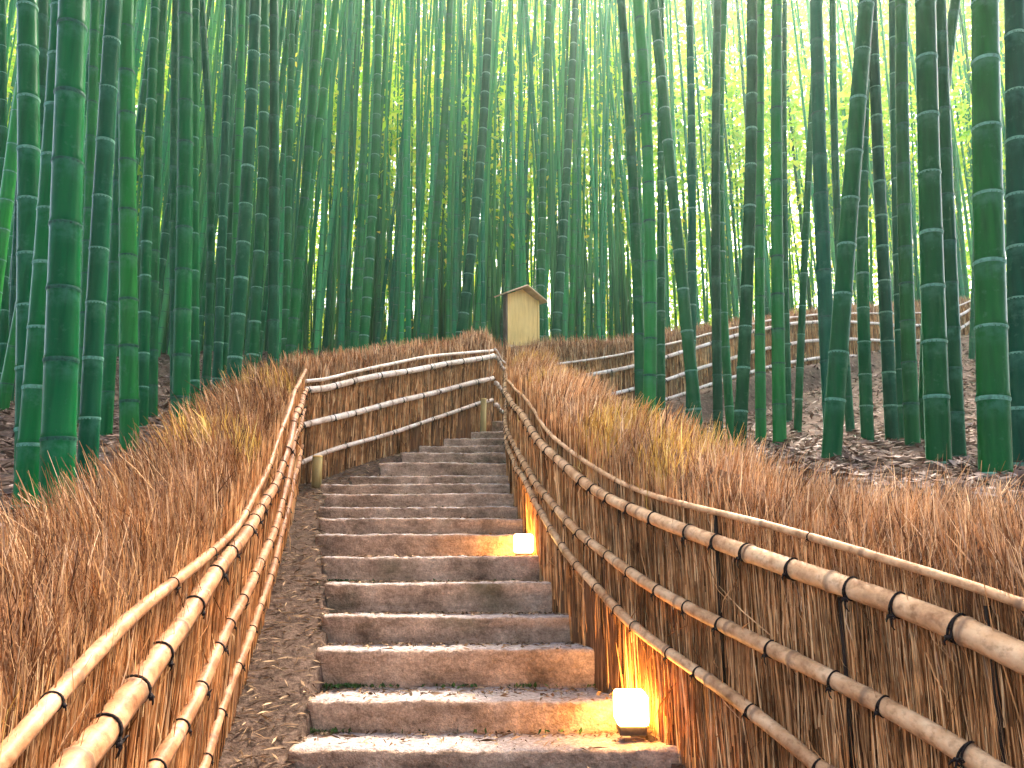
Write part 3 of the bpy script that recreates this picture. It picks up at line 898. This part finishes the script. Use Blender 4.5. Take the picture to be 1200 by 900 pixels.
B([(210, 520), (215, 300), (216, 0)], 20, .115, 'stout upright bamboo with a dark foot in the leaf litter of the left bank', 'joint_dark', spacing=.32)
B([(229, 498), (228, 300), (231, 0)], 10.5, .075, 'pale-edged thin bamboo touching the right side of the stout mid-bank culm', 'bloom')
B([(241, 452), (246, 300), (240, 100)], 10, .08, 'thin bamboo bowing left between the stout culm and the leaning pair', 'joint_dark')
B([(253, 485), (258, 300), (264, 0)], 11, .085, 'dark narrow bamboo just left of the large one leaning towards the fence corner', 'bloom')
B([(270, 490), (283, 300), (297, 0)], 17, .11, 'large bamboo leaning right, foot in the brush below the fence corner', 'bloom', spacing=.32)
B([(292, 470), (304, 300), (311, 0)], 13.5, .10, 'dark bamboo right behind the large culm leaning towards the corner', 'bloom')
B([(320, 430), (321, 300), (321, 0)], 14, .105, 'upright bamboo with dark joints just left of the fence corner', 'joint_dark', spacing=.32)
B([(334, 410), (336, 300), (341, 0)], 9, .085, 'slim pale-edged bamboo straight above the fence corner', 'bloom')
B([(342, 398), (351, 300), (374, 0)], 12.5, .105, 'bamboo leaning right from behind the fence corner', 'joint_dark')
B([(5, 560), (3, 300), (1, 0)], 11, .09, 'slender bamboo cut by the left edge, foot in shade', 'bloom')
B([(10, 500), (17, 300), (26, 100)], 9, .08, 'thin bamboo leaning right behind the leftmost culms', 'joint_dark')
# centre
B([(427, 392), (433, 300), (443, 0)], 12, 0.144, 'dark bamboo leaning right above the middle of the cream-railed fence', 'bloom', Y=10.2)
B([(415, 394), (421, 300), (432, 0)], 10.5, 0.121, 'teal bamboo directly left of the dark leaning one above the cream-railed fence', 'joint_dark', Y=9.8)
B([(497, 388), (507, 300), (527, 0)], 11, 0.137, 'bamboo leaning right above the upper end of the cream-railed fence', 'joint_dark', Y=10.6)
B([(541, 386), (552, 300), (573, 0)], 13, 0.167, 'sturdy bamboo leaning right, first sturdy one left of the notice board', 'bloom', Y=10.9)
B([(632, 385), (634, 300), (643, 0)], 11, 0.158, 'pale teal bamboo rising just right of the notice board roof', 'bloom', Y=12.2)
B([(652, 388), (658, 300), (674, 0)], 12, 0.164, 'sturdy bamboo leaning right, second right of the notice board', 'bloom', Y=11.6)
# clump beside the far fence
B([(751, 497), (746, 300), (729, 0)], 13, .095, 'dark bamboo curving left at the clump before the far fence gap', 'joint_dark')
B([(760, 500), (762, 300), (748, 0)], 15.5, .10, 'grey-footed bamboo in the middle of the clump in front of the far fence', 'joint_dark', 'bamboo_old')
B([(775, 502), (775, 300), (776, 0)], 10, .08, 'dark thin upright bamboo right of the grey-footed one', 'bloom')
B([(818, 514), (797, 300), (768, 0)], 15, .105, 'bamboo leaning strongly left, crossing in front of the far fence rails', 'bloom', spacing=.32)
B([(808, 512), (811, 300), (807, 0)], 11, .085, 'dark upright bamboo crossed by the strongly leaning one', 'bloom')
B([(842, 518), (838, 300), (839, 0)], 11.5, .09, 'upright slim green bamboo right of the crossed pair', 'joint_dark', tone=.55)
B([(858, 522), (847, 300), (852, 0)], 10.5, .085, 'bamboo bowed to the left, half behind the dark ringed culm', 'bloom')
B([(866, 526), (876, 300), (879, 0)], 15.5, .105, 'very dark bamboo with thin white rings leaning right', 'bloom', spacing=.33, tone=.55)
B([(892, 532), (892, 300), (896, 0)], 12.5, .09, 'bright yellow-green slim bamboo with a brownish foot', 'joint_dark', 'bamboo_old')
B([(914, 536), (911, 300), (911, 0)], 15.5, .105, 'bright green bamboo with a bluish foot and dark joints', 'joint_dark', 'bamboo_old', spacing=.3)
B([(926, 538), (921, 300), (921, 0)], 7.5, .07, 'sliver of dark bamboo behind the bluish-footed culm', 'bloom')
B([(934, 524), (942, 300), (957, 0)], 9, .075, 'thin lone bamboo leaning right before the open slope', 'bloom')
# right bank
B([(975, 505), (967, 300), (962, 0)], 18.5, .115, 'broad bamboo crossed at its foot by a right-leaning one', 'joint_dark', spacing=.33)
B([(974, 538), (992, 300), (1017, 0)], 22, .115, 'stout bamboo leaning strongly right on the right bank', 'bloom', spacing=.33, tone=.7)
B([(1000, 545), (983, 300), (975, 0)], 10, .08, 'dark thin bamboo leaning left behind the stout leaning culm', 'joint_dark')
B([(1018, 540), (1013, 300), (1022, 0)], 14.5, .095, 'white-ringed bamboo just right of the stout leaning culm', 'bloom', spacing=.27)
B([(1047, 542), (1034, 300), (1020, 0)], 15, .10, 'white-ringed bamboo leaning left with closely spaced joints', 'bloom', spacing=.26)
B([(1060, 545), (1051, 300), (1043, 0)], 13, .09, 'bamboo leaning left with a pale right edge, behind the bluish one', 'bloom')
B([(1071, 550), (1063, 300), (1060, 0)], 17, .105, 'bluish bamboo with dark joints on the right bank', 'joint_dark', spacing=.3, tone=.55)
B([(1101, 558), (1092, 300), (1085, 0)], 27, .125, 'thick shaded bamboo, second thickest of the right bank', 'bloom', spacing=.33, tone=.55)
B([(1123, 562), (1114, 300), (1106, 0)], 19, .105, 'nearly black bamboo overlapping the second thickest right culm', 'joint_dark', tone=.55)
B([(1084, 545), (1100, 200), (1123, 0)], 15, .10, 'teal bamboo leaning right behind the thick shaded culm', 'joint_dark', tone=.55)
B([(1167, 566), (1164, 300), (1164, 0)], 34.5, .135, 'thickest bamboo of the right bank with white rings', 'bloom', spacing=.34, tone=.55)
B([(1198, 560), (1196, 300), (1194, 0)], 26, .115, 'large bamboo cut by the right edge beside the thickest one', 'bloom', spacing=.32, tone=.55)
B([(1136, 480), (1142, 300), (1147, 0)], 6.5, .075, 'hair-thin bamboo in the bright gap left of the thickest right culm', 'joint_dark')

# ---- the stand behind: individual culms copied from a few shapes
VARIANTS = []; VARIANTS2 = []
for v in range(14):
    r = np.random.default_rng(900 + v)
    L = 15.5
    bend = r.normal() * .35; ph = r.uniform(0, 6.3); sw = r.uniform(.01, .05)
    pf = lambda s, b=bend, p=ph, w=sw: (b * (s / L) ** 2 * 1.4 + w * math.sin(s * .5 + p), w * math.cos(s * .45 + p), s)
    V, Q, T, fl, nodes, R, S = culm_arrays(pf, L, .05, r.uniform(.27, .36), 12, r)
    me = mesh_np('bamboo', V, Q, T, True); powder(me)
    me.materials.append(M['bamboo'] if v % 5 else M['bamboo_old']); me.materials.append(M['bloom' if v % 3 == 0 else 'joint_dark'])
    mi = np.zeros(len(me.polygons), np.int32); mi[:len(fl)] = fl
    me.polygons.foreach_set('material_index', mi)
    VARIANTS.append(me)
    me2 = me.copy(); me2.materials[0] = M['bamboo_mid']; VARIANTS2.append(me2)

ZONES = [(-80, 'behind the thick culms at the left edge'), (110, 'between the thickest left culm and the stout mid-bank one'), (225, 'behind the large left culms leaning to the fence corner'),
         (318, 'above the fence corner'), (375, 'above the lower half of the cream-railed fence'), (450, 'above the middle of the cream-railed fence'), (515, 'above the upper end of the cream-railed fence'),
         (585, 'directly behind the notice board'), (640, 'behind the far fence just right of the notice board'), (700, 'left of the clump before the far fence'),
         (780, 'behind the crossed bamboos at the far fence'), (880, 'on the open slope beyond the far fence'), (980, 'behind the leaning culms of the right bank'), (1090, 'behind the thickest culms of the right bank')]
def zone(px):
    z = ZONES[0][1]
    for a, t in ZONES:
        if px >= a: z = t
    return z

cand = []
tries = 0
TARGET = 240
while len(cand) < TARGET and tries < 60000:
    tries += 1
    Y = 5.0 + 15.5 * random.random() ** .8
    px = random.uniform(-60, 1260)
    wgt = np.interp(px, [-60, 300, 360, 745, 790, 900, 1000, 1260], [.75, .9, 1.0, 1.0, .45, .3, .35, .5])
    if 330 < px < 760 and Y < 11.0: continue
    if px <= 330 and Y < 5.8: continue
    if px >= 760 and Y < 13.2 : wgt *= .12
    if random.random() > wgt: continue
    X = (px - 600) / F * Y * .97
    ok = inside(np.array([X]), np.array([Y]), CORR)[0] == False and seg_dist(np.array([X]), np.array([Y]), CORR)[0] > .62
    if not ok: continue
    if any((X - a) ** 2 + (Y - b) ** 2 < .30 ** 2 for a, b in taken): continue
    if abs(X - .15) < .55 and 10.9 < Y < 11.9: continue
    taken.append((X, Y)); cand.append((X, Y))
for i, (X, Y) in enumerate(cand):
    r = random.Random(5000 + i)
    z = gz(X, Y) - .15
    rad = r.uniform(.034, .058)
    tilt_x = r.gauss(.012 if X < 0 else -.002, .03); tilt_y = r.gauss(0, .02)
    o = bpy.data.objects.new('bamboo', (VARIANTS2 if Y > 9.5 and r.random() < .8 else VARIANTS)[r.randrange(14)]); COL.objects.link(o)
    o.location = (X, Y, z)
    o.scale = (rad / .05, rad / .05, r.uniform(.93, 1.08))
    o.rotation_euler = (tilt_y, tilt_x, r.uniform(0, 6.3))
    o.rotation_mode = 'XYZ'
    # turn about its own axis first, then tilt
    o.rotation_euler = (Matrix.Rotation(tilt_x, 3, 'Y') @ Matrix.Rotation(tilt_y, 3, 'X') @ Matrix.Rotation(r.uniform(0, 6.3), 3, 'Z')).to_euler()
    pb = project(X, Y, z); pt = project(X + math.sin(tilt_x) * 6, Y, z + 6)
    persp = (600 - pb[0]) * .06
    lean = pt[0] - pb[0]
    lt = 'leaning right' if lean > 28 else 'leaning left' if lean < -12 else 'nearly upright'
    wpx = 2 * rad * F / Y
    wt = 'sturdy' if wpx > 9.5 else 'slim' if wpx > 6 else 'thin'
    dt = ' distant' if Y > 15 else ''
    zn = zone(project(X, Y, z + 1.5)[0])
    tag(o, f'{wt}{dt} bamboo, {lt}, {zn}', 'bamboo', f'{wt}{dt} bamboos {lt} {zn}')

# ---- far thicket: reads as one mass
mb = MB()
r = np.random.default_rng(77)
for i in range(2500):
    Y = 12.8 + 31 * r.random() ** .95
    X = r.uniform(-1.05, 1.05) * Y
    if X > .2 * Y and r.random() < (.75 if Y < 20 else .45): continue
    if Y < 17 and abs(X / Y - .013) < .025: continue
    if inside(np.array([X]), np.array([Y]), CORR)[0] or (Y < 16 and seg_dist(np.array([X]), np.array([Y]), CORR)[0] < .5): continue
    z = float(bank_z(X, Y)) - .2
    L = r.uniform(15, 20); tl = r.normal(0, .035); rad = r.uniform(.026, .05)
    S = np.linspace(0, L, 7)
    path = np.stack([X + tl * S + r.normal(0, .25) * (S / L) ** 2, Y + 0 * S, z + S], -1)
    mb.add(*tube_arrays(path, rad * np.clip(1 - .05 * S, .2, 1), 7))
o = link('bamboo_thicket', mb.mesh('bamboo_thicket', True), M['bamboo_far'])
tag(o, 'pale mass of far bamboo stems deep in the grove', 'bamboo thicket', kind='stuff')

# ---- foliage filling the depth of the grove
def leaf_cloud(name, n_clump, per, ysel, zsel, label, size, seed, xr=(-1.05, 1.1), spread=(.9, .9, .55)):
    r = np.random.default_rng(seed)
    Y = r.uniform(*ysel, n_clump); X = r.uniform(*xr, n_clump) * Y
    zb = bank_z(X, Y)
    Z = zb + zsel[0] + (zsel[1] - zsel[0]) * r.random(n_clump) ** zsel[2]
    Z = np.minimum(Z, EYE + np.interp(Y, [16, 20, 26, 32], [9.5, 13, 22, 40]) - r.random(n_clump) * 2)
    C = np.repeat(np.stack([X, Y, Z], -1), per, 0)
    n = len(C)
    C = C + r.normal(size=(n, 3)) * np.array(spread)
    C[:, 2] = np.maximum(C[:, 2], ground_z(C[:, 0], C[:, 1]) + .05)
    az = r.uniform(0, 2 * math.pi, n); dp = r.uniform(-1.1, .25, n)
    d = np.stack([np.cos(az) * np.cos(dp), np.sin(az) * np.cos(dp), np.sin(dp)], -1)
    s = np.cross(d, r.normal(size=(n, 3))); s /= np.linalg.norm(s, axis=1)[:, None]
    L = r.uniform(.6, 1.3, n) * size; W = L * r.uniform(.13, .2, n)
    V = np.stack([C, C + d * (L * .4)[:, None] + s * W[:, None], C + d * L[:, None], C + d * (L * .4)[:, None] - s * W[:, None]], 1).reshape(-1, 3)
    Qd = np.arange(n * 4).reshape(-1, 4)
    o = link(name, mesh_np(name, V, Qd), M['leaf'])
    tag(o, label, 'foliage', kind='stuff')
leaf_cloud('bamboo_foliage', 780, 80, (17, 27), (3.5, 17, .9), 'loose green bamboo sprays hanging among the middle stems', .28, 23)
leaf_cloud('bamboo_foliage', 4500, 100, (33, 38), (.5, 27, .85), 'sunlit yellow-green bamboo foliage closing the grove beyond the stems', .33, 21)
leaf_cloud('undergrowth', 260, 80, (24, 36), (0.1, 2.2, 1.0), 'soft green undergrowth at the foot of the far grove', .26, 22)

# ---- leaf litter, straw and moss
def scatter(name, n, region, mat, lmin, lmax, label, cat, flat=.25, accept=None, wid=(.2, .35), seed=1, zf=None):
    r = np.random.default_rng(seed)
    X, Y = region(r, n)
    if accept is not None:
        k = accept(X, Y); X, Y = X[k], Y[k]
    n = len(X)
    Z = (zf or ground_z)(X, Y) + r.uniform(.003, .022 if zf is None else .01, n)
    az = r.uniform(0, 2 * math.pi, n); dp = r.normal(size=n) * flat
    d = np.stack([np.cos(az) * np.cos(dp), np.sin(az) * np.cos(dp), np.sin(dp)], -1)
    s = np.cross(d, np.array([0, 0, 1.0]) + r.normal(size=(n, 3)) * .5); s /= np.linalg.norm(s, axis=1)[:, None]
    L = r.uniform(lmin, lmax, n); W = L * r.uniform(*wid, n)
    C = np.stack([X, Y, Z], -1)
    h = (d * (L * .5)[:, None]); w_ = s * (W * .5)[:, None]
    V = np.stack([C - h, C + w_ + [0, 0, .004], C + h, C - w_], 1).reshape(-1, 3)
    o = link(name, mesh_np(name, V, np.arange(n * 4).reshape(-1, 4)), mat)
    tag(o, label, cat, kind='stuff')
def reg_bank(r, n):
    Y = 1.6 + 13 * r.random(n) ** .9; X = r.uniform(-.85, .85, n) * Y + r.normal(size=n) * .3
    return X, Y
def out_corr(X, Y): return ((~inside(X, Y, CORR)) & (seg_dist(X, Y, CORR) > .3)) | ((Y > 9) & (X > .8))
scatter('leaf_litter', 62000, reg_bank, M['litter'], .045, .125, 'dry pinkish brown leaf litter on the slopes under the bamboo', 'leaf litter', .3, out_corr, (.13, .26), seed=31)
def reg_path(r, n):
    Y = r.uniform(1.2, 9.3, n); X = r.uniform(-2.0, 1.4, n); return X, Y
def on_path(X, Y):
    x0 = np.interp(Y, STEP_Y, STEP_X0); x1 = np.interp(Y, STEP_Y, STEP_X1)
    return inside(X, Y, CORR) & ((X < x0 + .03) | (X > x1) | (Y < 2.95))
scatter('straw_litter', 26000, reg_path, M['straw_litter'], .02, .10, 'loose straw and chaff on the dirt beside the steps', 'straw', .2, on_path, (.05, .12), seed=32)

def tread_z(X, Y):
    k = np.clip(np.searchsorted(STEP_Y, Y, side='right') - 1, 0, 17)
    Z = np.array(STEP_Z)[k]; d = Y - np.array(STEP_Y)[k]
    return Z + np.interp(d, [0, .03, .1, .18, .3], [0, .003, -.002, -.012, -.026])
def reg_tread(r, n):
    Y = r.uniform(3.0, 7.5, n); k = np.searchsorted(STEP_Y, Y, side='right') - 1
    d = (Y - np.array(STEP_Y)[k]); Y = np.where(r.random(n) < .5, np.array(STEP_Y)[k] + d + (.33 - d) * r.random(n), Y)
    x0 = np.interp(Y, STEP_Y, STEP_X0); x1 = np.interp(Y, STEP_Y, STEP_X1)
    return x0 + (x1 - x0) * r.random(n), Y
scatter('grit', 3000, reg_tread, M['straw_litter'], .008, .028, 'crumbs of soil, chaff and leaf bits lying on the treads', 'grit', .3, None, (.3, .8), seed=41, zf=tread_z)
scatter('straw_litter', 1500, reg_tread, M['straw_litter'], .03, .09, 'stray straws fallen on the treads', 'straw', .15, None, (.05, .1), seed=42, zf=tread_z)
def reg_foot(r, n):
    k = r.choice([1, 2, 2, 2, 2, 5], n); Y = np.array(STEP_Y)[k] - np.abs(r.normal(size=n)) * .018 - .004
    x0 = np.array(STEP_X0)[k]; x1 = np.array(STEP_X1)[k]
    t = r.random(n); keep = .5 + .5 * np.sin(t * 23 + k * 1.7) > r.random(n)
    t = np.where(keep, t, r.random(n) * .15)
    return x0 + (x1 - x0) * t, Y
scatter('moss', 420, reg_foot, M['moss'], .012, .035, 'green moss and tiny weeds along the foot of the risers', 'moss', .9, None, (.3, .6), seed=43, zf=lambda X, Y: tread_z(X, Y) + .006)

# ------------------------------------------------------------------ air
lo = np.array((-80., -14., GZ.min() - 1.2)); hi = np.array((80., 124., 42.))
hz = link('haze', MB().box(lo, hi).mesh('haze'), None)
m = bpy.data.materials.new('haze'); m.use_nodes = True
nt = m.node_tree; nt.nodes.clear()
out = nt.nodes.new('ShaderNodeOutputMaterial'); pv = nt.nodes.new('ShaderNodeVolumePrincipled')
pv.inputs['Color'].default_value = (.72, 1.0, .76, 1); pv.inputs['Density'].default_value = .0013; pv.inputs['Anisotropy'].default_value = .66
nt.links.new(pv.outputs[0], out.inputs['Volume'])
hz.data.materials.append(m)
tag(hz, 'thin bright mist hanging between the far bamboo', 'haze', kind='stuff')

# ------------------------------------------------------------------ light
SUN_EL, SUN_AZ = math.radians(50), math.radians(17)      # azimuth measured from +Y towards +X
w = bpy.data.worlds.new('World'); scene.world = w; w.use_nodes = True
nt = w.node_tree
sky = nt.nodes.new('ShaderNodeTexSky'); sky.sky_type = 'NISHITA'; sky.sun_disc = False
sky.sun_elevation = SUN_EL; sky.sun_rotation = SUN_AZ
sky.air_density = .55; sky.dust_density = 6.0; sky.ozone_density = 0.0
nt.links.new(sky.outputs[0], nt.nodes['Background'].inputs[0])
nt.nodes['Background'].inputs[1].default_value = .15
sd = bpy.data.lights.new('sun', 'SUN'); sd.energy = 3.0; sd.angle = math.radians(5); sd.color = (1, .93, .82)
so = bpy.data.objects.new('sun', sd); COL.objects.link(so)
dirv = Vector((math.sin(SUN_AZ) * math.cos(SUN_EL), math.cos(SUN_AZ) * math.cos(SUN_EL), math.sin(SUN_EL)))
so.rotation_euler = dirv.to_track_quat('Z', 'Y').to_euler(); so.location = dirv * 60

# ------------------------------------------------------------------ camera and output
cd = bpy.data.cameras.new('camera'); cam = bpy.data.objects.new('camera', cd); COL.objects.link(cam)
cam.location = (0, 0, EYE); cam.rotation_euler = (math.pi / 2 + PITCH, 0, 0)
cd.sensor_width = 36; cd.lens = 36 * F / 1200; cd.clip_start = .05; cd.clip_end = 500
scene.camera = cam
scene.view_settings.view_transform = 'Standard'; scene.view_settings.look = 'None'
scene.view_settings.exposure = 3.3; scene.view_settings.gamma = 1.0
scene.cycles.use_denoising = True
scene.cycles.max_bounces = 8; scene.cycles.transmission_bounces = 4; scene.cycles.volume_bounces = 1
scene.cycles.volume_step_rate = 4
scene.cycles.sample_clamp_indirect = 6
